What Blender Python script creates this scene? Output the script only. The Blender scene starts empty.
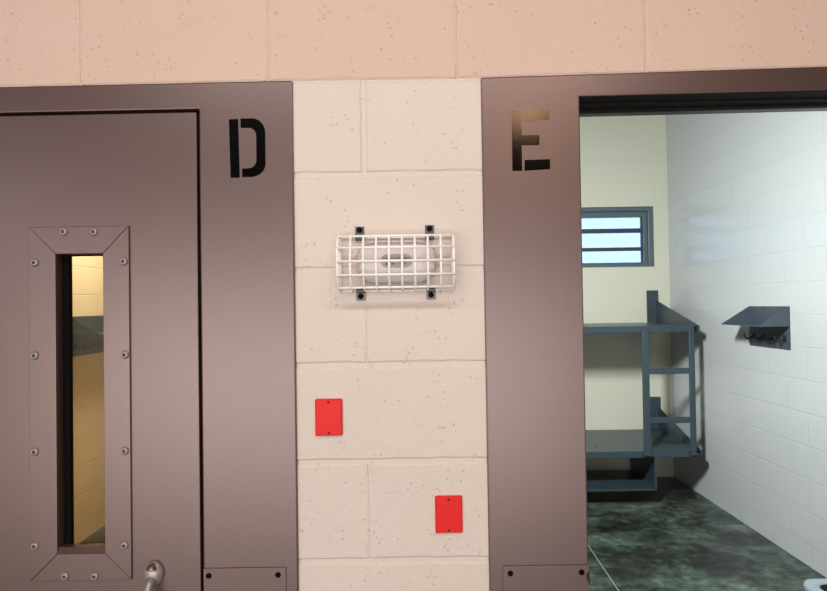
import bpy, bmesh, math, random
from mathutils import Vector, Matrix
random.seed(4)
scene = bpy.context.scene
C = scene.collection
WF = 1.286          # plane of the steel door frames (camera stands at y = 0)
WY = 1.293          # face of the painted block wall
WB = 1.431          # cell side of that wall

# ------------------------------------------------------------------ helpers
def lin(r, g, b):
    f = lambda c: (c/255/12.92) if c/255 <= .04045 else ((c/255+.055)/1.055)**2.4
    return (f(r), f(g), f(b), 1)

def mat(name, col, rough=.5, metal=0., spec=.5, tint=None, ior=1.5, bump=0., bscale=200., var=0., vscale=6., coat=0.):
    m = bpy.data.materials.new(name); m.use_nodes = True
    nt = m.node_tree; N = nt.nodes; L = nt.links
    b = N['Principled BSDF']
    b.inputs['Roughness'].default_value = rough
    b.inputs['Metallic'].default_value = metal
    b.inputs['Specular IOR Level'].default_value = spec
    b.inputs['IOR'].default_value = ior
    b.inputs['Coat Weight'].default_value = coat; b.inputs['Coat Roughness'].default_value = rough
    if tint: b.inputs['Specular Tint'].default_value = tint
    b.inputs['Base Color'].default_value = col
    tc = N.new('ShaderNodeTexCoord')
    if var > 0:
        n = N.new('ShaderNodeTexNoise'); n.inputs['Scale'].default_value = vscale; n.inputs['Detail'].default_value = 5
        L.new(tc.outputs['Object'], n.inputs['Vector'])
        mr = N.new('ShaderNodeMapRange'); mr.inputs['From Min'].default_value = .3; mr.inputs['From Max'].default_value = .7
        mr.inputs['To Min'].default_value = 1-var; mr.inputs['To Max'].default_value = 1+var
        L.new(n.outputs['Fac'], mr.inputs['Value'])
        hv = N.new('ShaderNodeHueSaturation'); hv.inputs['Color'].default_value = col
        L.new(mr.outputs['Result'], hv.inputs['Value']); L.new(hv.outputs['Color'], b.inputs['Base Color'])
    if bump > 0:
        n2 = N.new('ShaderNodeTexNoise'); n2.inputs['Scale'].default_value = bscale; n2.inputs['Detail'].default_value = 4
        L.new(tc.outputs['Object'], n2.inputs['Vector'])
        bp = N.new('ShaderNodeBump'); bp.inputs['Strength'].default_value = bump; bp.inputs['Distance'].default_value = .001
        L.new(n2.outputs['Fac'], bp.inputs['Height']); L.new(bp.outputs['Normal'], b.inputs['Normal'])
    return m

def obj(name, bm, m, parent=None, smooth=False, bevel=0., seg=2):
    bmesh.ops.recalc_face_normals(bm, faces=bm.faces)
    me = bpy.data.meshes.new(name); bm.to_mesh(me); bm.free()
    if not isinstance(m, (list, tuple)): m = [m]
    for k in m: me.materials.append(k)
    o = bpy.data.objects.new(name, me); C.objects.link(o)
    if smooth:
        for p in me.polygons: p.use_smooth = True
    if bevel > 0:
        md = o.modifiers.new('bevel', 'BEVEL'); md.width = bevel; md.segments = seg; md.limit_method = 'ANGLE'
        md.angle_limit = math.radians(35)
    if parent:
        o.parent = parent
        o.matrix_parent_inverse = parent.matrix_world.inverted() if parent.type != 'EMPTY' else Matrix.Translation(-parent.location)
    return o

def tag(o, label=None, cat=None, group=None, kind=None):
    if label: o['label'] = label
    if cat: o['category'] = cat
    if group: o['group'] = group
    if kind: o['kind'] = kind
    return o

def thing(name, label, cat, loc, group=None, kind=None):
    o = bpy.data.objects.new(name, None); C.objects.link(o); o.location = loc; o.empty_display_size = .05
    return tag(o, label, cat, group, kind)

def box(bm, x0, x1, y0, y1, z0, z1, mi=0):
    v = [bm.verts.new(p) for p in [(x0,y0,z0),(x1,y0,z0),(x1,y1,z0),(x0,y1,z0),(x0,y0,z1),(x1,y0,z1),(x1,y1,z1),(x0,y1,z1)]]
    for f in [(0,3,2,1),(4,5,6,7),(0,1,5,4),(1,2,6,5),(2,3,7,6),(3,0,4,7)]:
        bm.faces.new([v[i] for i in f]).material_index = mi
    return bm
def B(*a): return box(bmesh.new(), *a)

def prism(bm, pts, y0, y1, mi=0, axis='y'):
    """polygon given in the wall plane, extruded along axis"""
    f = {'y': lambda p, t: (p[0], t, p[1]), 'x': lambda p, t: (t, p[0], p[1]), 'z': lambda p, t: (p[0], p[1], t)}[axis]
    a = [bm.verts.new(f(p, y0)) for p in pts]; b = [bm.verts.new(f(p, y1)) for p in pts]
    n = len(pts)
    bm.faces.new(a).material_index = mi; bm.faces.new(b[::-1]).material_index = mi
    for i in range(n): bm.faces.new((a[i], b[i], b[(i+1) % n], a[(i+1) % n])).material_index = mi
    return bm

def grid_solid(bm, xs, zs, keep, y0, y1, axis='y'):
    f = {'y': lambda x, z, t: (x, t, z), 'x': lambda x, z, t: (t, x, z), 'z': lambda x, z, t: (x, z, t)}[axis]
    V = {}
    def v(i, j, k):
        if (i, j, k) not in V: V[(i, j, k)] = bm.verts.new(f(xs[i], zs[j], (y0, y1)[k]))
        return V[(i, j, k)]
    nx, nz = len(xs)-1, len(zs)-1
    kp = lambda i, j: 0 <= i < nx and 0 <= j < nz and keep(i, j)
    for i in range(nx):
        for j in range(nz):
            if not kp(i, j): continue
            for k in (0, 1): bm.faces.new((v(i,j,k), v(i+1,j,k), v(i+1,j+1,k), v(i,j+1,k)))
            for (di, dj, a, b) in ((-1,0,(i,j),(i,j+1)), (1,0,(i+1,j),(i+1,j+1)), (0,-1,(i,j),(i+1,j)), (0,1,(i,j+1),(i+1,j+1))):
                if not kp(i+di, j+dj): bm.faces.new((v(*a,0), v(*b,0), v(*b,1), v(*a,1)))
    return bm

def tube(bm, pts, r, seg=10, mi=0, cap=True):
    pts = [Vector(p) for p in pts]; rings = []
    up = None
    for i, p in enumerate(pts):
        t = (pts[min(i+1, len(pts)-1)] - pts[max(i-1, 0)]).normalized()
        if up is None:
            up = Vector((0,0,1)) if abs(t.z) < .9 else Vector((0,1,0))
        u = (up - t*up.dot(t)).normalized(); w = t.cross(u); up = u
        rr = r[i] if isinstance(r, (list, tuple)) else r
        rings.append([bm.verts.new(p + rr*(math.cos(a)*u + math.sin(a)*w)) for a in [2*math.pi*k/seg for k in range(seg)]])
    for i in range(len(rings)-1):
        for k in range(seg):
            bm.faces.new((rings[i][k], rings[i][(k+1)%seg], rings[i+1][(k+1)%seg], rings[i+1][k])).material_index = mi
    if cap:
        bm.faces.new(rings[0][::-1]).material_index = mi; bm.faces.new(rings[-1]).material_index = mi
    return bm

def lathe(bm, cx, cz, prof, seg=20, mis=None, sx=1, sz=1):
    """profile of (radius, y) turned about an axis along y"""
    rings = []
    for r, y in prof:
        rings.append([bm.verts.new((cx + sx*r*math.cos(2*math.pi*k/seg), y, cz + sz*r*math.sin(2*math.pi*k/seg))) for k in range(seg)])
    for i in range(len(rings)-1):
        for k in range(seg):
            f = bm.faces.new((rings[i][k], rings[i][(k+1)%seg], rings[i+1][(k+1)%seg], rings[i+1][k]))
            if mis: f.material_index = mis[i]
    f = bm.faces.new(rings[-1])
    if mis: f.material_index = mis[-1]
    bm.faces.new(rings[0][::-1])
    return bm

def rrect(x0, x1, z0, z1, r, n=8):
    P = []
    for cx, cz, a0 in ((x1-r, z1-r, 0), (x0+r, z1-r, 90), (x0+r, z0+r, 180), (x1-r, z0+r, 270)):
        for k in range(n+1):
            a = math.radians(a0 + 90*k/n); P.append((cx + r*math.cos(a), cz + r*math.sin(a)))
    return P

# ------------------------------------------------------------------ materials
def block_paint(name, col, au, off_u, off_z, rough=.35, bumpd=.003, spec=.5, pit=.0006):
    """painted block laid in running bond; au = axis that runs along the wall"""
    m = mat(name, col, rough, spec=spec)
    nt = m.node_tree; N = nt.nodes; L = nt.links; b = N['Principled BSDF']
    g = N.new('ShaderNodeNewGeometry'); s = N.new('ShaderNodeSeparateXYZ'); L.new(g.outputs['Position'], s.inputs[0])
    cu = N.new('ShaderNodeMath'); cu.operation = 'ADD'; cu.inputs[1].default_value = off_u; L.new(s.outputs['XYZ'.index(au)], cu.inputs[0])
    cz = N.new('ShaderNodeMath'); cz.operation = 'ADD'; cz.inputs[1].default_value = off_z; L.new(s.outputs[2], cz.inputs[0])
    cb = N.new('ShaderNodeCombineXYZ'); L.new(cu.outputs[0], cb.inputs[0]); L.new(cz.outputs[0], cb.inputs[1])
    br = N.new('ShaderNodeTexBrick'); br.offset = .5; br.squash = 1
    for k, v in (('Scale', 1), ('Mortar Size', .0045), ('Mortar Smooth', .6), ('Brick Width', .4064), ('Row Height', .2032), ('Bias', 0)):
        br.inputs[k].default_value = v
    L.new(cb.outputs[0], br.inputs['Vector'])
    inv = N.new('ShaderNodeMath'); inv.operation = 'SUBTRACT'; inv.inputs[0].default_value = 1; L.new(br.outputs['Fac'], inv.inputs[1])
    bp = N.new('ShaderNodeBump'); bp.inputs['Strength'].default_value = .8; bp.inputs['Distance'].default_value = bumpd
    L.new(inv.outputs[0], bp.inputs['Height'])
    n = N.new('ShaderNodeTexNoise'); n.inputs['Scale'].default_value = 90; n.inputs['Detail'].default_value = 6
    L.new(g.outputs['Position'], n.inputs['Vector'])
    bp2 = N.new('ShaderNodeBump'); bp2.inputs['Strength'].default_value = .6; bp2.inputs['Distance'].default_value = pit
    L.new(n.outputs['Fac'], bp2.inputs['Height']); L.new(bp.outputs[0], bp2.inputs['Normal']); L.new(bp2.outputs[0], b.inputs['Normal'])
    return m

def front_paint(name, ca, cb2):
    """cream paint over pitted block"""
    m = mat(name, ca, .55, spec=.3)
    nt = m.node_tree; N = nt.nodes; L = nt.links; b = N['Principled BSDF']
    g = N.new('ShaderNodeNewGeometry')
    n = N.new('ShaderNodeTexNoise'); n.inputs['Scale'].default_value = 70; n.inputs['Detail'].default_value = 8; n.inputs['Roughness'].default_value = .6
    L.new(g.outputs['Position'], n.inputs['Vector'])
    v = N.new('ShaderNodeTexVoronoi'); v.inputs['Scale'].default_value = 85; v.inputs['Randomness'].default_value = 1
    L.new(g.outputs['Position'], v.inputs['Vector'])
    pr = N.new('ShaderNodeMapRange'); pr.inputs['From Min'].default_value = .05; pr.inputs['From Max'].default_value = .22
    L.new(v.outputs['Distance'], pr.inputs['Value'])
    n3 = N.new('ShaderNodeTexNoise'); n3.inputs['Scale'].default_value = 22; L.new(g.outputs['Position'], n3.inputs['Vector'])
    ms = N.new('ShaderNodeMapRange'); ms.inputs['From Min'].default_value = .49; ms.inputs['From Max'].default_value = .57
    L.new(n3.outputs['Fac'], ms.inputs['Value'])
    mx = N.new('ShaderNodeMix'); mx.inputs['A'].default_value = 1
    L.new(ms.outputs['Result'], mx.inputs['Factor']); L.new(pr.outputs['Result'], mx.inputs['B'])
    b1 = N.new('ShaderNodeBump'); b1.inputs['Strength'].default_value = .7; b1.inputs['Distance'].default_value = .0028
    L.new(n.outputs['Fac'], b1.inputs['Height'])
    b2 = N.new('ShaderNodeBump'); b2.inputs['Strength'].default_value = .8; b2.inputs['Distance'].default_value = .0022
    L.new(mx.outputs['Result'], b2.inputs['Height']); L.new(b1.outputs[0], b2.inputs['Normal']); L.new(b2.outputs[0], b.inputs['Normal'])
    n4 = N.new('ShaderNodeTexNoise'); n4.inputs['Scale'].default_value = 5; n4.inputs['Detail'].default_value = 4; L.new(g.outputs['Position'], n4.inputs['Vector'])
    mc = N.new('ShaderNodeMix'); mc.data_type = 'RGBA'
    mc.inputs['A'].default_value = ca; mc.inputs['B'].default_value = cb2
    L.new(n4.outputs['Fac'], mc.inputs['Factor']); L.new(mc.outputs['Result'], b.inputs['Base Color'])
    return m

def concrete_floor():
    m = mat('sealed_concrete', lin(70,84,78), .3, spec=.5)
    nt = m.node_tree; N = nt.nodes; L = nt.links; b = N['Principled BSDF']
    g = N.new('ShaderNodeNewGeometry')
    n = N.new('ShaderNodeTexNoise'); n.inputs['Scale'].default_value = 2.2; n.inputs['Detail'].default_value = 4; n.inputs['Roughness'].default_value = .55
    L.new(g.outputs['Position'], n.inputs['Vector'])
    nf = N.new('ShaderNodeTexNoise'); nf.inputs['Scale'].default_value = 13; nf.inputs['Detail'].default_value = 10; nf.inputs['Roughness'].default_value = .72
    L.new(g.outputs['Position'], nf.inputs['Vector'])
    mm = N.new('ShaderNodeMix'); mm.inputs['Factor'].default_value = .42
    L.new(n.outputs['Fac'], mm.inputs['A']); L.new(nf.outputs['Fac'], mm.inputs['B'])
    cr = N.new('ShaderNodeValToRGB'); e = cr.color_ramp.elements
    e[0].position = .38; e[0].color = lin(20,21,17); e[1].position = .66; e[1].color = lin(112,126,118)
    x = e.new(.47); x.color = lin(38,42,36); x = e.new(.55); x.color = lin(66,80,71)
    L.new(mm.outputs['Result'], cr.inputs['Fac'])
    # saw-cut joint running into the cell
    s = N.new('ShaderNodeSeparateXYZ'); L.new(g.outputs['Position'], s.inputs[0])
    a = N.new('ShaderNodeMath'); a.operation = 'MULTIPLY_ADD'; a.inputs[1].default_value = -.02; a.inputs[2].default_value = -1.072; L.new(s.outputs[1], a.inputs[0])
    d = N.new('ShaderNodeMath'); d.operation = 'ADD'; L.new(a.outputs[0], d.inputs[0]); L.new(s.outputs[0], d.inputs[1])
    ab = N.new('ShaderNodeMath'); ab.operation = 'ABSOLUTE'; L.new(d.outputs[0], ab.inputs[0])
    lt = N.new('ShaderNodeMath'); lt.operation = 'LESS_THAN'; lt.inputs[1].default_value = .0036; L.new(ab.outputs[0], lt.inputs[0])
    mc = N.new('ShaderNodeMix'); mc.data_type = 'RGBA'; mc.inputs['B'].default_value = lin(120,132,120)
    L.new(lt.outputs[0], mc.inputs['Factor']); L.new(cr.outputs[0], mc.inputs['A']); L.new(mc.outputs['Result'], b.inputs['Base Color'])
    rr = N.new('ShaderNodeMapRange'); rr.inputs['To Min'].default_value = .22; rr.inputs['To Max'].default_value = .5
    L.new(n.outputs['Fac'], rr.inputs['Value']); L.new(rr.outputs[0], b.inputs['Roughness'])
    return m

M = {}
M['cream'] = front_paint('cream_block_paint', lin(213,198,187), lin(220,206,196))
M['header'] = front_paint('warm_header_paint', lin(208,178,162), lin(213,186,170))
M['cell_side'] = block_paint('cell_side_paint_cool_lit', lin(176,180,180), 'Y', -4.14+.4064*20, -.13+.2032*4, rough=.2, bumpd=.0014)  # cool light on this wall is put into its paint colour
M['cell_back'] = block_paint('cell_back_paint_warm_lit', lin(185,186,168), 'X', 4.0, -.13+.2032*4, rough=.4, bumpd=.0010)  # yellowish light at the back is put into this wall's colour
M['cell_left'] = block_paint('cell_far_side_paint', lin(220,208,188), 'Y', -4.14+.4064*20, -.13+.2032*4, rough=.4)
M['plain'] = mat('plain_wall_paint', lin(226,216,198), .6)
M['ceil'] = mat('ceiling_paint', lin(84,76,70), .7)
M['cellceil'] = mat('cell_ceiling_paint', lin(70,72,62), .7)  # unseen; dark tone set to limit bounce light in the cells
M['party'] = mat('party_wall_paint', lin(80,84,74), .6)  # unseen side; kept dark to cut bounce light, not a known colour
M['floor'] = concrete_floor()
M['steel'] = mat('taupe_steel_paint', lin(66,46,43), .37, spec=1.0, ior=1.72, tint=(1,.77,.73,1), bump=.14, bscale=260, var=.05, vscale=5)
M['steel2'] = mat('taupe_trim_paint', lin(70,49,46), .36, spec=1.0, ior=1.72, tint=(1,.77,.73,1), bump=.12, bscale=260)
M['bolt'] = mat('painted_bolt', lin(150,138,136), .35, spec=.7, metal=.3)
M['socket'] = mat('bolt_socket', lin(22,18,18), .6)
M['black'] = mat('black_stencil_paint', lin(4,3,3), .12, spec=.35, bump=.09, bscale=330)
M['gasket'] = mat('black_gasket', lin(10,8,7), .8, spec=.12)
M['white'] = mat('white_wire_coating', lin(250,244,238), .3)
M['plastic'] = mat('white_plastic', lin(214,204,202), .35)
M['badge'] = mat('grey_badge', lin(158,150,145), .4)
M['ink'] = mat('dark_print', lin(60,52,50), .6)
M['clip'] = mat('grey_clip', lin(92,92,94), .35, metal=.6)
M['red'] = mat('red_plate_plastic', lin(226,12,8), .45, spec=.3, bump=.2, bscale=300)
M['redscrew'] = mat('dark_red_screw', lin(70,12,10), .5)
M['blue'] = mat('slate_blue_steel', lin(45,57,65), .34, spec=.5, bump=.25, bscale=120, var=.08, vscale=8)
M['shelf'] = mat('slate_grey_steel', lin(56,65,76), .4)
M['hook'] = mat('dark_hook', lin(50,50,54), .3, metal=.5)
M['winframe'] = mat('window_frame_paint', lin(70,86,92), .4)
M['winbar'] = mat('window_bar_paint', lin(38,46,66), .5)
M['handle'] = mat('nickel_pull', lin(164,152,149), .4, metal=.5)
M['bronze'] = mat('bronze_bolt', lin(112,94,72), .4, metal=.5)
M['steelbowl'] = mat('pale_grey_bowl', lin(140,155,162), .35, metal=.2)
M['notch'] = mat('rust_red_latch', lin(44,18,16), .6)
M['track'] = mat('shaded_head_soffit', lin(26,18,16), .7, spec=.2)  # near-black: shade under the head is put into this colour

def glass(name, tint, rough=0.):
    m = bpy.data.materials.new(name); m.use_nodes = True
    N = m.node_tree.nodes; L = m.node_tree.links; N.clear()
    o = N.new('ShaderNodeOutputMaterial'); t = N.new('ShaderNodeBsdfTransparent'); t.inputs[0].default_value = tint
    gl = N.new('ShaderNodeBsdfGlossy'); gl.inputs['Roughness'].default_value = rough
    mx = N.new('ShaderNodeMixShader'); fr = N.new('ShaderNodeFresnel'); fr.inputs[0].default_value = 1.25
    L.new(fr.outputs[0], mx.inputs[0]); L.new(t.outputs[0], mx.inputs[1]); L.new(gl.outputs[0], mx.inputs[2]); L.new(mx.outputs[0], o.inputs[0])
    return m
M['doorglass'] = glass('amber_security_glass', (.93, .85, .66, 1), .3)
M['winglass'] = glass('clear_window_glass', (.9, .95, 1, 1), .02)

# ------------------------------------------------------------------ the setting
XL, XR = -2.39, 2.41          # outer side walls of the two cells
YB = 5.70                     # back wall of the cells
ZC = 3.6
DX0, DX1, EX0, EX1 = -1.61, -.254, .150, 1.52      # openings in masonry for the two frames
ZF = 2.134                    # top of the frames

def settle(bm):
    """the heads of both openings are a few millimetres out of level"""
    for v in bm.verts:
        if v.co.z > 2.0:
            if v.co.x > .15: v.co.z += (v.co.x-.15)*(.0170 if v.co.z > 2.11 else .0090)
            elif v.co.x < -.254: v.co.z -= (-.254-v.co.x)*(.0065 if v.co.z > 2.11 else .0045)
    return bm

def wall_front():
    bm = bmesh.new()
    # mortar bed, then every block proud of it with a chamfered rim
    xs = [-3.4, DX0, DX1, EX0, EX1, 3.4]; zs = [0, ZF, ZC]
    grid_solid(bm, xs, zs, lambda i, j: not (j == 0 and i in (1, 3)), WY+.0028, WB)
    def block(x0, x1, z0, z1, gl, gr, gb, gt, y0=WY, ch=.0035, mi=0, sd=.0032):
        x0 += gl; x1 -= gr; z0 += gb; z1 -= gt
        if x1-x0 < .02: return
        cl, cr_ = (ch if gl else 0), (ch if gr else 0); cb, ct = (ch if gb else 0), (ch if gt else 0)
        yb = WY+.0032
        a = [bm.verts.new(p) for p in ((x0,yb,z0),(x1,yb,z0),(x1,yb,z1),(x0,yb,z1))]
        # softened rim, slightly wavy like worn block edges
        nx = max(2, int((x1-x0)/.03)); nz = max(2, int((z1-z0)/.03))
        wob = lambda s: s*(1+.9*random.random()) if s else 0
        inner = []; outer = []
        for k in range(nx): inner.append((x0+cl+(x1-x0-cl-cr_)*k/nx, z0+(wob(cb) if 0 < k else cb))); outer.append((x0+(x1-x0)*k/nx, z0))
        for k in range(nz): inner.append((x1-(wob(cr_) if 0 < k else cr_), z0+cb+(z1-z0-cb-ct)*k/nz)); outer.append((x1, z0+(z1-z0)*k/nz))
        for k in range(nx): inner.append((x1-cr_-(x1-x0-cl-cr_)*k/nx, z1-(wob(ct) if 0 < k else ct))); outer.append((x1-(x1-x0)*k/nx, z1))
        for k in range(nz): inner.append((x0+(wob(cl) if 0 < k else cl), z1-ct-(z1-z0-cb-ct)*k/nz)); outer.append((x0, z1-(z1-z0)*k/nz))
        bm.verts.ensure_lookup_table()
        for v in a: bm.verts.remove(v)
        I = [bm.verts.new((p[0], y0, p[1])) for p in inner]; O = [bm.verts.new((p[0], y0+sd if (nx < q < nx+nz or q > 2*nx+nz) else yb, p[1])) for q, p in enumerate(outer)]
        n = len(I)
        bm.faces.new(I).material_index = mi
        for k in range(n): bm.faces.new((O[k], O[(k+1)%n], I[(k+1)%n], I[k])).material_index = mi
    H = .2032; g = .0042
    for (px0, px1) in ((-3.4, DX0), (DX1, EX0), (EX1, 3.4)):
        z1 = ZF; k = 1
        courses = [1.9310, 1.7260, 1.5225, 1.3160, 1.1060]
        while z1 > .01:
            z0 = courses[k-1] if k < 6 else max(0, z1-H)
            off = -.103 if k % 2 else .10
            js = [px0] + [off+.4064*q for q in range(-10, 11) if px0+.03 < off+.4064*q < px1-.03 and not (k % 2 == 0 and px0 == DX1)] + [px1]
            gj, sj = {1: (.0034, .0032), 3: (.0002, .0007), 5: (.0002, .0009)}.get(k, (.0028, .0032))
            for a, b in zip(js[:-1], js[1:]):
                block(a, b, z0, z1, 0 if a == px0 else gj, 0 if b == px1 else gj, g, .0006 if k == 1 else g, sd=sj)
            z1 = z0; k += 1
    z0 = ZF; k = 0
    while z0 < ZC-.05:
        z1 = min(ZC, z0+H); off = .10 if k % 2 == 0 else -.103
        js = [-3.4] + [off+.4064*q for q in range(-9, 9) if -3.37 < off+.4064*q < 3.37] + [3.4]
        for a, b in zip(js[:-1], js[1:]):
            block(a, b, z0, z1, .0002 if a > -3.4 else 0, .0002 if b < 3.4 else 0, .0005 if k == 0 else .002, .002, ch=.004, mi=1, sd=.0009)
        z0 = z1; k += 1
    settle(bm)
    o = obj('wall_front', bm, [M['cream'], M['header']]); tag(o, kind='structure')
wall_front()

def struct(name, bm, m, **k):
    o = obj(name, bm, m, **k); tag(o, kind='structure'); return o
struct('floor', B(-3.5, 3.5, -3.6, 5.9, -.1, 0), M['floor'])
struct('ceiling', B(-3.4, 3.4, -3.5, WY+.0028, 2.95, 3.05), M['ceil'])
struct('ceiling_cell', B(XL-.1, XR+.1, WB, YB+.1, ZC, ZC+.1), M['cellceil'])
struct('wall_right', B(XR, XR+.15, WB, YB, 0, ZC), M['cell_side'])
struct('wall_left', B(XL-.15, XL, WB, YB, 0, ZC), M['cell_left'])
struct('wall_partition', B(-.12, .08, WB, YB, 0, ZC), M['party'])
struct('wall_corridor_left', B(-3.5, -3.4, -3.5, WB, 0, 3.0), M['plain'])
struct('wall_corridor_right', B(3.4, 3.5, -3.5, WB, 0, 3.0), M['plain'])
struct('wall_rear', B(-3.5, 3.5, -3.6, -3.5, 0, 3.0), M['plain'])
# back wall with the window opening of cell E
WX0, WX1, WZ0, WZ1 = .85, 2.272, 1.975, 2.545
struct('wall_back', grid_solid(bmesh.new(), [XL-.15, WX0, WX1, XR+.15], [0, WZ0, WZ1, ZC], lambda i, j: not (i == 1 and j == 1), YB, YB+.25), M['cell_back'])
w = thing('window_1', None, None, (1.56, YB+.05, WZ0), kind='structure')
fb = grid_solid(bmesh.new(), [WX0, WX0+.045, WX1-.048, WX1], [WZ0, WZ0+.03, WZ1-.042, WZ1], lambda i, j: not (i == 1 and j == 1), YB+.01, YB+.045)
obj('window_frame', fb, M['winframe'], w, bevel=.004)
fb = grid_solid(bmesh.new(), [WX0+.045, WX0+.09, WX1-.088, WX1-.048], [WZ0+.03, WZ0+.045, WZ1-.094, WZ1-.042], lambda i, j: not (i == 1 and j == 1), YB+.035, YB+.09)
obj('window_sash', fb, M['winframe'], w, bevel=.003)
for z0, z1 in ((2.303, 2.345), (2.131, 2.165)):
    obj('window_bar', B(WX0+.06, WX1-.07, YB+.045, YB+.075, z0, z1), M['winbar'], w, bevel=.003)
obj('window_bar', B(WX1-.100, WX1-.086, YB+.05, YB+.08, WZ0+.04, WZ1-.09), M['winbar'], w)
obj('window_glass', B(WX0+.05, WX1-.06, YB+.1, YB+.106, WZ0+.01, WZ1-.02), M['winglass'], w)

# ------------------------------------------------------------------ doors
FD = .004
def frame_mesh(x0, x1, xi0, xi1, zi):
    """steel door frame face with returns: outer x0..x1, opening xi0..xi1 up to zi"""
    bm = bmesh.new()
    grid_solid(bm, [x0, xi0, xi1, x1], [0, zi, ZF], lambda i, j: not (i == 1 and j == 0), WF, WB+.004)
    return settle(bm)

def bolt(cx, cz, y, parent, r=.0082):
    bm = lathe(bmesh.new(), cx, cz, [(r*1.1, y), (r*1.08, y-.001), (r, y-.0028), (r*.78, y-.0046), (r*.46, y-.0054), (r*.40, y-.0048), (r*.36, y-.0025)], 20, [0,0,0,0,0,1,1])
    # pin of the tamper-proof socket
    lathe(bm, cx, cz, [(r*.14, y-.002), (r*.13, y-.0048)], 10)
    return obj('bolt', bm, [M['bolt'], M['socket']], parent, smooth=True)

def screw(cx, cz, y, parent, m=None, r=.0062, name='screw'):
    bm = lathe(bmesh.new(), cx, cz, [(r, y), (r*.95, y-.0012), (r*.6, y-.0016), (r*.5, y-.0006)], 18)
    for a in (.6, 2.17):
        c, s = math.cos(a), math.sin(a); w_ = r*.1; l = r*.42
        prism(bm, [(cx+l*c-w_*s, cz+l*s+w_*c), (cx-l*c-w_*s, cz-l*s+w_*c), (cx-l*c+w_*s, cz-l*s-w_*c), (cx+l*c+w_*s, cz+l*s-w_*c)], y-.0012, y-.0017)
    return obj(name, bm, m or M['gasket'], parent)

# ---- door D, closed
d1 = thing('door_1', 'closed taupe steel cell door in its frame stencilled D', 'door', (-.93, WF, 0), kind='structure')
LX0, LX1, LZ1 = -1.41, -.4605, 2.070
fr = frame_mesh(DX0, DX1, LX0-.006, -.4545, 2.0765)
frame_d = obj('door_frame', fr, M['steel'], d1, bevel=.003)
st = frame_mesh(LX0-.006, -.4545, LX0+.02, -.48, 2.05)  # stop behind the leaf
st.free()
bm = bmesh.new(); grid_solid(bm, [LX0-.006, LX0+.02, -.48, -.4545], [0, 2.05, 2.0765], lambda i, j: not (i == 1 and j == 0), WF+.055, WB)
obj('door_stop', settle(bm), M['gasket'], d1)
VX0, VX1, VZ0, VZ1 = -.761, -.660, 1.135, 1.769
bm = grid_solid(bmesh.new(), [LX0, VX0, VX1, LX1], [.012, VZ0, VZ1, LZ1], lambda i, j: not (i == 1 and j == 1), WF+.001, WF+.05)
leaf = obj('door_leaf', settle(bm), M['steel'], d1, bevel=.0015)
# mitred security frame around the vision panel
ox0, ox1, oz0, oz1 = -.818, -.605, 1.0785, 1.827
t = .0004
for pts in (((ox0+t, oz1), (ox1-t, oz1), (VX1-t, VZ1), (VX0+t, VZ1)),
            ((ox0+t, oz0), (VX0+t, VZ0), (VX1-t, VZ0), (ox1-t, oz0)),
            ((ox0, oz1-t), (VX0, VZ1-t), (VX0, VZ0+t), (ox0, oz0+t)),
            ((ox1, oz1-t), (ox1, oz0+t), (VX1, VZ0+t), (VX1, VZ1-t))):
    obj('vision_panel_trim', prism(bmesh.new(), list(pts), WF-.0045, WF+.001), M['steel2'], leaf, bevel=.0009)
# sill lip of the trim, dark glazing seal
obj('glazing_sill', prism(bmesh.new(), [(WF-.004, VZ0-.001), (WF+.006, VZ0+.0105), (WF+.022, VZ0+.0115), (WF+.022, VZ0-.006), (WF-.004, VZ0-.006)], VX0, VX1, axis='x'), M['steel2'], leaf)
obj('glazing_seal', grid_solid(bmesh.new(), [VX0, VX0+.0142, VX1-.003, VX1], [VZ0, VZ0+.0075, VZ1-.0025, VZ1], lambda i, j: not (i == 1 and j == 1), WF+.021, WF+.034), M['gasket'], leaf)
obj('glass_pane', B(VX0+.001, VX1-.001, WF+.028, WF+.034, VZ0+.001, VZ1-.001), M['doorglass'], leaf)
for x, z in ((-.744,1.817),(-.680,1.816),(-.806,1.752),(-.617,1.752),(-.807,1.555),(-.616,1.554),(-.808,1.352),(-.618,1.351),(-.809,1.154),(-.620,1.153),(-.746,1.090),(-.683,1.089)):
    bolt(x+.0015, z-.001, WF-.0045, leaf)
# pull handle: cast mount with a bolt, rod standing off the door
hb = bmesh.new()
lathe(hb, -.5595, 1.0905, [(.0225, WF), (.0225, WF-.003), (.019, WF-.009), (.012, WF-.014), (.004, WF-.016)], 28, sz=1.22)
tube(hb, [(-.5595, WF-.005, 1.083), (-.5600, WF-.020, 1.076), (-.561, WF-.034, 1.060), (-.5615, WF-.043, 1.040), (-.562, WF-.046, 1.015), (-.562, WF-.046, .975), (-.562, WF-.044, .950), (-.562, WF-.034, .928), (-.562, WF-.018, .916), (-.562, WF-.004, .911)],
     [.0115, .0092, .0082, .0078, .0076, .0076, .0078, .0082, .0092, .0115], 16)
lathe(hb, -.562, .908, [(.0225, WF), (.0225, WF-.003), (.019, WF-.009), (.012, WF-.014), (.004, WF-.016)], 28, sz=1.18)
pull = obj('pull_handle', hb, M['handle'], leaf, smooth=True)
for z in (1.1045, .894):
    bm = lathe(bmesh.new(), -.5590, z, [(.0104, WF-.001), (.0104, WF-.0138), (.0094, WF-.0150), (.0088, WF-.0140), (.0064, WF-.0140), (.0056, WF-.0150), (.0032, WF-.0150), (.0030, WF-.012)], 24, [0,0,0,1,0,0,1,1])
    obj('handle_bolt', bm, [M['bronze'], M['socket']], leaf, smooth=False)
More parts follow.
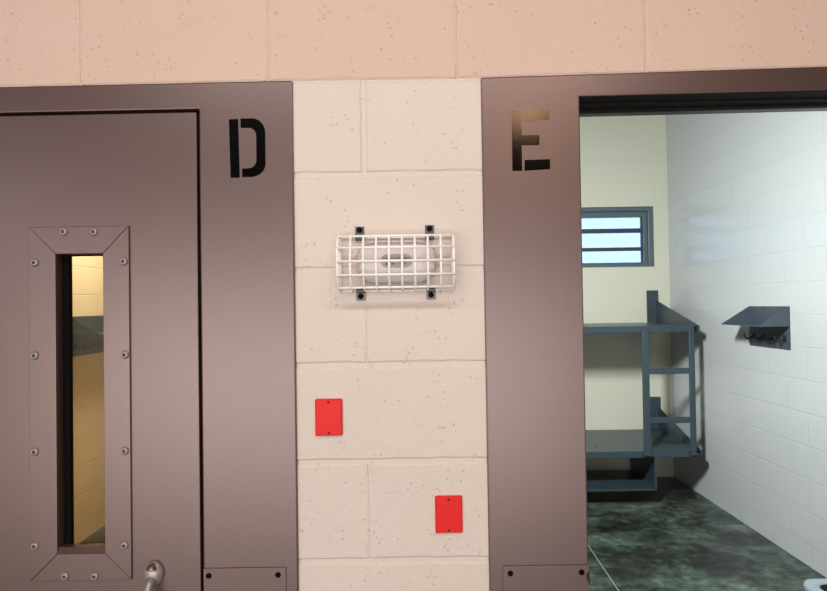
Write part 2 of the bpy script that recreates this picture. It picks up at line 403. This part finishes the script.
def lock_cover(x0, x1, zt, xs1, xs2, parent):
    c = obj('lock_cover', prism(bmesh.new(), [(x0, .86), (x1, .86), (x1, zt), (x0, zt)], WF-.003, WF+.001), M['steel2'], parent, bevel=.0008)
    for x in (xs1, xs2):
        for z in (zt-.0155, .878): screw(x, z, WF-.003, c)
    return c
lock_cover(-.4535, -.279, 1.100, -.442, -.296, frame_d)

def stencil(kind, parent):
    bm = bmesh.new(); y0, y1 = WF-.0004, WF+.0002
    if kind == 'D':
        prism(bm, [(-.3905, 2.0520), (-.3705, 2.0525), (-.3685, 1.9265), (-.3880, 1.9265)], y0, y1)
        P = [(-.3655, 2.0535), (-.342, 2.0535)]
        for k in range(1, 9): a = math.radians(90-90*k/8); P.append((-.342+.029*math.cos(a), 2.0225+.031*math.sin(a)))
        for k in range(0, 9): a = math.radians(0-90*k/8); P.append((-.344+.031*math.cos(a), 1.9565+.029*math.sin(a)))
        P += [(-.3635, 1.9275), (-.3635, 1.9460), (-.349, 1.9465)]
        for k in range(1, 7): a = math.radians(-90+90*k/6); P.append((-.349+.0165*math.cos(a), 1.964+.0175*math.sin(a)))
        for k in range(0, 7): a = math.radians(0+90*k/6); P.append((-.3475+.015*math.cos(a), 2.0165+.0165*math.sin(a)))
        P += [(-.3655, 2.033)]
        prism(bm, P, y0, y1)
    else:
        prism(bm, [(.2145, 2.0615), (.2350, 2.0615), (.2350, 2.0085), (.2725, 2.0085), (.2720, 1.9865), (.2345, 1.9865), (.2345, 1.9320), (.2135, 1.9320)], y0, y1)
        prism(bm, [(.2400, 2.0625), (.2945, 2.0625), (.2940, 2.0400), (.2400, 2.0400)], y0, y1)
        prism(bm, [(.2400, 1.9550), (.2945, 1.9560), (.2940, 1.9345), (.2395, 1.9320)], y0, y1)
    obj('stencil_letter', bm, M['black'], parent)
stencil('D', frame_d)

# ---- door E, standing open: only its frame is in view
d2 = thing('door_2', 'taupe steel frame stencilled E around the open cell doorway', 'door', (.83, WF, 0), kind='structure')
frame_e = obj('door_frame', frame_mesh(EX0, EX1, .360, 1.32, 2.088), M['steel'], d2, bevel=.003)
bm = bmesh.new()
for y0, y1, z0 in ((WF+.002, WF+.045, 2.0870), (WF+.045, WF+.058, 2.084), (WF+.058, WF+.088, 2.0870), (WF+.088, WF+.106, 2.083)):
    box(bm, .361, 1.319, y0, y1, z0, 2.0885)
obj('head_track', settle(bm), M['track'], d2, bevel=.001)  # strips cover the whole soffit so that it stays dark
lc = lock_cover(.178, .3605, 1.096, .194, .344, frame_e)
obj('latch_notch', prism(bmesh.new(), [(.3545, 1.079), (.3612, 1.082), (.3612, 1.056), (.3585, 1.058), (.3535, 1.068)], WF-.0036, WF), M['notch'], lc)
stencil('E', frame_e)

# ------------------------------------------------------------------ things on the pier
def red_plate(cx, cz, label):
    t_ = thing('blank_cover_plate', label, 'wall plate', (cx, WY, cz-.038), group='red blank cover plates on the block pier')
    w2, h2 = .0288, .0388
    bm = bmesh.new()
    P = rrect(cx-w2, cx+w2, cz-h2, cz+h2, .003, 4); Q = rrect(cx-w2+.0022, cx+w2-.0022, cz-h2+.0022, cz+h2-.0022, .0025, 4)
    n = len(P)
    a = [bm.verts.new((p[0], WY+.001, p[1])) for p in P]; b = [bm.verts.new((p[0], WY-.0048, p[1])) for p in P]; c = [bm.verts.new((p[0], WY-.0066, p[1])) for p in Q]
    for k in range(n):
        bm.faces.new((a[k], a[(k+1)%n], b[(k+1)%n], b[k])); bm.faces.new((b[k], b[(k+1)%n], c[(k+1)%n], c[k]))
    bm.faces.new(c); bm.faces.new(a[::-1])
    obj('plate', bm, M['red'], t_)
    for s in (1, -1): screw(cx, cz+s*.0325, WY-.0066, t_, M['redscrew'], r=.0026)
red_plate(-.1855, 1.4130, 'upper of the two red blank plates, on the left side of the pier')
red_plate(.0665, 1.2040, 'lower of the two red blank plates, near the right edge of the pier')

# wall unit
uc = (-.0360, 1.7415)
u = thing('oval_wall_unit', 'white oval plastic unit with grey badge, inside the white wire cage', 'wall device', (uc[0], WY, uc[1]))
bm = bmesh.new(); rings = []
for w2, h2, r, y in ((.0840,.046,.036,WY+.001), (.0840,.046,.036,WY-.012), (.0825,.0445,.036,WY-.022), (.078,.040,.034,WY-.030), (.066,.031,.028,WY-.034), (.050,.020,.019,WY-.0355)):
    rings.append([bm.verts.new((p[0], y, p[1])) for p in rrect(uc[0]-w2, uc[0]+w2, uc[1]-h2, uc[1]+h2, r, 8)])
n = len(rings[0])
for i in range(len(rings)-1):
    for k in range(n): bm.faces.new((rings[i][k], rings[i][(k+1)%n], rings[i+1][(k+1)%n], rings[i+1][k]))
bm.faces.new(rings[-1]); bm.faces.new(rings[0][::-1])
obj('housing', bm, M['plastic'], u, smooth=True)
bc = (-.0360, 1.7420)
bm = prism(bmesh.new(), rrect(bc[0]-.0325, bc[0]+.0325, bc[1]-.0138, bc[1]+.0138, .0137, 8), WY-.0375, WY-.031)
badge = obj('badge', bm, M['badge'], u, bevel=.0006)
bm = bmesh.new(); yb = WY-.0378
def ink(x, z, w2, h2): prism(bm, [(bc[0]+x-w2, bc[1]+z-h2), (bc[0]+x+w2, bc[1]+z-h2), (bc[0]+x+w2*.8, bc[1]+z+h2), (bc[0]+x-w2*.7, bc[1]+z+h2)], yb, yb+.0006)
for x, z, w2, h2 in ((-.0205,-.0065,.0022,.0022), (-.0085,-.0065,.0018,.0013), (-.0125,.0045,.0006,.0020), (-.005,-.0062,.0030,.0006), (.0035,.0050,.0014,.0006), (.0075,-.0062,.0016,.0008), (.0125,.0048,.0006,.0022), (.0148,.0040,.0006,.0018), (.0170,.0050,.0006,.0022), (.0190,.0042,.0006,.0018),
                     (.0210,.0052,.0006,.0020), (.0145,-.0068,.0030,.0008), (.0185,-.0055,.0010,.0020)): ink(x, z, w2, h2)
obj('badge_print', bm, M['ink'], badge)
bm = lathe(bmesh.new(), -.0465, 1.7665, [(.0011, WY-.030), (.0010, WY-.0345)], 12)
obj('indicator_hole', bm, M['ink'], u)

# wire cage
cg = thing('wire_guard', 'white coated wire cage bolted over the oval unit on the block pier', 'cage', (-.0375, WY, 1.68))
prof = [(.003, 1.7945), (.030, 1.7955), (.043, 1.7940), (.052, 1.7865), (.061, 1.7680), (.066, 1.7400), (.062, 1.7120), (.052, 1.6945), (.040, 1.6860), (.025, 1.6820), (.003, 1.6805)]
cx0, cx1 = -.1560, .0825
bm = bmesh.new(); r = .0025
for k in range(10):
    x = cx0+(cx1-cx0)*k/9
    tube(bm, [(x, WY-d, z) for d, z in prof], r, 8)
for d, z in ((.003, 1.7945), (.046, 1.7930), (.0612, 1.7680), (.0665, 1.7400), (.0622, 1.7120), (.042, 1.6868), (.003, 1.6805)):
    tube(bm, [(cx0-.0015, WY-d-.0012, z), (cx1+.0015, WY-d-.0012, z)], r*1.0, 8)
for x in (cx0, cx1):
    tube(bm, [(x, WY-.003, 1.7925), (x, WY-.003, 1.6805)], r, 8)
    tube(bm, [(x, WY-.030, 1.7930), (x, WY-.030, 1.6830)], r*.9, 8)
    for z, d in ((1.768, .061), (1.74, .066), (1.712, .062)): tube(bm, [(x, WY-.003, z), (x, WY-d, z)], r, 8)
obj('wire_grid', bm, M['white'], cg, smooth=True)
for x, za, zb, zs in ((-.1145, 1.788, 1.8185, 1.8110), (.0350, 1.788, 1.8195, 1.8120), (-.1140, 1.6605, 1.6900, 1.6695), (.0362, 1.6610, 1.6900, 1.6705)):
    bm = B(x-.0095, x+.0095, WY-.0035, WY+.001, za, zb)
    zz = 1.7925 if za > 1.75 else 1.6805
    tube(bm, [(x-.0095, WY-.0045, zz), (x+.0095, WY-.0045, zz)], .0042, 10)
    cl = obj('mounting_clip', bm, M['clip'], cg, bevel=.0008)
    bm = lathe(bmesh.new(), x, zs, [(.0062, WY-.003), (.0062, WY-.0062), (.0045, WY-.0078), (.0015, WY-.0082)], 16)
    obj('screw', bm, M['gasket'], cl)

# ------------------------------------------------------------------ cell E: bunks
bk = thing('bunk_bed', 'two-tier slate blue steel bunk with ladder under the cell window', 'bed', (1.27, 5.27, .0))
bx0, bx1, by0, by1 = .24, 2.285, 4.85, YB-.002
for top in (1.452, .452):
    bm = bmesh.new()
    box(bm, bx0, bx1-.045, by0, by0+.03, top-.054, top-.001)      # front lip
    box(bm, bx0, bx1-.012, by0+.03, by1, top-.010, top-.004)      # pan
    box(bm, bx0, bx1-.012, by1-.02, by1, top-.05, top-.01)
    pf = obj('bunk_platform', bm, M['blue'], bk, bevel=.003)
    for x0, x1, s in ((bx1-.012, bx1+.0, 1), (bx0-.012, bx0, -1)):
        bm = prism(bmesh.new(), [(by1, top+.205), (by0+.03, top+.002), (by0, top-.004), (by0, top-.054), (by1, top-.054)], x0, x1, axis='x')
        obj('end_gusset', bm, M['blue'], pf, bevel=.002)
        xa, xb = (x0-.085, x1+.012) if s > 0 else (x0-.012, x1+.085)
        obj('wall_flange', B(xa, xb, by1-.010, by1, top+.0, top+.298), M['blue'], pf, bevel=.002)
    bm = lathe(bmesh.new(), 0, 0, [(.006, 0), (.006, .001)], 12); bm.free()
    obj('drain_hole', prism(bmesh.new(), [(1.50+.012*math.cos(a*.524), 5.05+.02*math.sin(a*.524)) for a in range(12)], top-.0042, top-.0034, axis='z'), M['socket'], pf)
for x0, x1 in ((1.812, 1.868), (2.186, 2.232)):
    p = obj('ladder_post', B(x0, x1, by0-.022, by0-.001, .425, 1.420), M['blue'], bk, bevel=.006)
    obj('post_foot', B(x0-.008, x1+.012, by0-.028, by0-.001, .418, .432), M['blue'], p, bevel=.003)
for z in (1.090, .699): obj('ladder_rung', B(1.868, 2.186, by0-.021, by0-.003, z-.024, z+.024), M['blue'], bk, bevel=.004)
bm = bmesh.new()
sx0, sx1 = .45, 1.922
box(bm, sx0, sx1, by0+.02, by1-.25, .132, .142); box(bm, sx0, sx1, by0+.015, by0+.02, .132, .150)
box(bm, sx1-.006, sx1, by0+.015, by1-.25, .142, .398); box(bm, sx0, sx0+.006, by0+.015, by1-.25, .142, .398)
box(bm, sx1-.016, sx1-.006, by0+.015, by0+.02, .142, .398)
obj('storage_shelf', bm, M['blue'], bk)

# shelves with coat hooks, one per cell
def hook_shelf(X, s, label):
    """X = wall plane, s = +1 when the wall is on the right"""
    y0, y1, z0, z1, zs = 3.882, 4.352, 1.322, 1.603, 1.477
    if s < 0: y0, y1 = 4.195, 4.645
    o = thing('hook_shelf', label, 'shelf', (X, (y0+y1)/2, z0), group=None)
    xw = lambda d: X - s*d
    def bx(a, b, *r): return B(min(xw(a), xw(b)), max(xw(a), xw(b)), *r)
    bp_ = obj('back_plate', bx(.001, .005, y0, y1, z0, z1), M['shelf'], o, bevel=.001)
    obj('shelf_board', bx(.003, .205, y0+.003, y1-.003, zs-.003, zs+.001), M['shelf'], o)
    for y in (y0, y1-.004):
        bm = bmesh.new()
        prism(bm, [(xw(.003), z1-.001), (xw(.205), zs+.002), (xw(.205), zs-.003), (xw(.003), zs-.003)], y, y+.004)
        obj('side_bracket', bm, M['shelf'], o)
    for k in range(4):
        y = y0+.055+(y1-y0-.11)*k/3
        bm = bmesh.new()
        tube(bm, [(xw(d), y, z) for d, z in ((.004,1.392), (.020,1.386), (.038,1.376), (.054,1.374), (.066,1.382), (.071,1.398), (.071,1.412))], .0052, 8)
        lathe(bm, 0, 0, [(.0, 0), (.0, 0)], 3) if False else None
        obj('hook', bm, M['hook'], o, smooth=True)
        obj('hook_plate', bx(.005, .008, y-.016, y+.016, 1.37, 1.415), M['hook'], o)
    for y in (y0+.045, y1-.18):
        bm = tube(bmesh.new(), [(xw(.005), y, z1-.022), (xw(.008), y, z1-.022)], .006, 10)
        obj('screw', bm, M['hook'], bp_)
hook_shelf(XR, 1, 'grey steel shelf with coat hooks on the right wall of the open cell')
hook_shelf(XL, -1, 'grey steel shelf with hooks seen through the narrow glass of door D')

# metal bowl at the foot of the right wall
tl = thing('steel_toilet', 'pale grey rounded metal bowl rim with dark opening, beside the cell wall at lower right', 'toilet', (2.08, 2.5, 0))
tx0, tx1, ty0, ty1 = 1.688, 2.405, 2.27, 2.728
bm = bmesh.new(); rings = []
for g_, z, r_ in ((.07, 0, .05), (.06, .18, .06), (.01, .34, .07), (0, .385, .075), (.003, .397, .073), (.012, .400, .066), (.045, .400, .055), (.052, .394, .05), (.06, .34, .05), (.10, .22, .04)):
    rings.append([bm.verts.new((p[0], p[1], z)) for p in rrect(tx0+g_, (tx1-g_) if z < .4 and g_ < .04 else tx1-.1-g_, ty0+g_, ty1-g_, r_, 6)])
n = len(rings[0])
for i in range(len(rings)-1):
    for k in range(n): bm.faces.new((rings[i][k], rings[i][(k+1)%n], rings[i+1][(k+1)%n], rings[i+1][k])).material_index = 1 if i >= 7 else 0
bm.faces.new(rings[-1]).material_index = 1; bm.faces.new(rings[0][::-1])
obj('bowl', bm, [M['steelbowl'], M['socket']], tl, smooth=True)

# ------------------------------------------------------------------ light
def area(name, loc, size, power, col, target=None, rot=None, spread=180, sy=None):
    l = bpy.data.lights.new(name, 'AREA'); l.energy = power; l.color = col; l.size = size
    if sy: l.shape = 'RECTANGLE'; l.size_y = sy
    l.spread = math.radians(spread)
    o = bpy.data.objects.new(name, l); C.objects.link(o); o.location = loc
    if target: o.rotation_euler = (Vector(target)-Vector(loc)).to_track_quat('-Z', 'Y').to_euler()
    if rot: o.rotation_euler = rot
    return o
# corridor: a broad fill panel added behind the camera, and a warm ceiling lamp
area('rear_fill_light', (-.8, -3.3, .95), 5.0, 138, (1, .985, .975), target=(-.8, 1.3, .95), sy=1.85)  # added fill
area('corridor_ceiling_lamp', (-.05, -.02, 2.92), 2.1, 22, (1, .95, .91), rot=(math.radians(12), 0, 0), sy=.16)
area('corridor_warm_lamp', (.75, -1.28, 2.90), .30, 8, (1, .58, .30), target=(.7, -.6, 0), sy=.44)
area('corridor_side_window', (-3.3, -2.0, 2.35), .6, 8, (.70, .72, 1), target=(-.9, 1.3, 1.9), sy=.4)
# cells
area('cell_lamp', (.25, 2.3, 2.7), .22, 116, (.965, 1, 1), target=(2.3, 5.0, .5), sy=.4, spread=140)
area('neighbour_cell_lamp', (-1.75, 4.2, 2.75), .3, 24, (1, .95, .93), target=(-2.4, 4.45, 1.6), sy=.3, spread=150)
area('neighbour_cell_low_fill', (-1.1, 3.9, .8), .2, 6, (1, .62, .20), target=(-2.4, 4.45, .5), sy=.2)  # added low fill that turns the lower wall golden, no real fixture

W = bpy.data.worlds.new('sky'); scene.world = W; W.use_nodes = True
bg = W.node_tree.nodes['Background']; bg.inputs[0].default_value = (.60, .80, 1, 1); bg.inputs[1].default_value = 1.5

# ------------------------------------------------------------------ camera
cd = bpy.data.cameras.new('camera'); cam = bpy.data.objects.new('camera', cd); C.objects.link(cam)
cd.sensor_width = 36; cd.lens = 604.4/827*36; cd.clip_start = .02
yaw, pit, rol = -.0011, .0151, -.0151
f = Vector((math.sin(yaw)*math.cos(pit), math.cos(yaw)*math.cos(pit), math.sin(pit)))
rt = Vector((math.cos(yaw), -math.sin(yaw), 0)); up = rt.cross(f)
r2 = math.cos(rol)*rt + math.sin(rol)*up; u2 = -math.sin(rol)*rt + math.cos(rol)*up
mw = Matrix((r2, u2, -f)).transposed().to_4x4(); mw.translation = (0, 0, 1.65)
cam.matrix_world = mw
scene.camera = cam
vs = scene.view_settings
vs.view_transform = 'Standard'; vs.look = 'None'; vs.gamma = 1; vs.use_curve_mapping = False; vs.exposure = 0
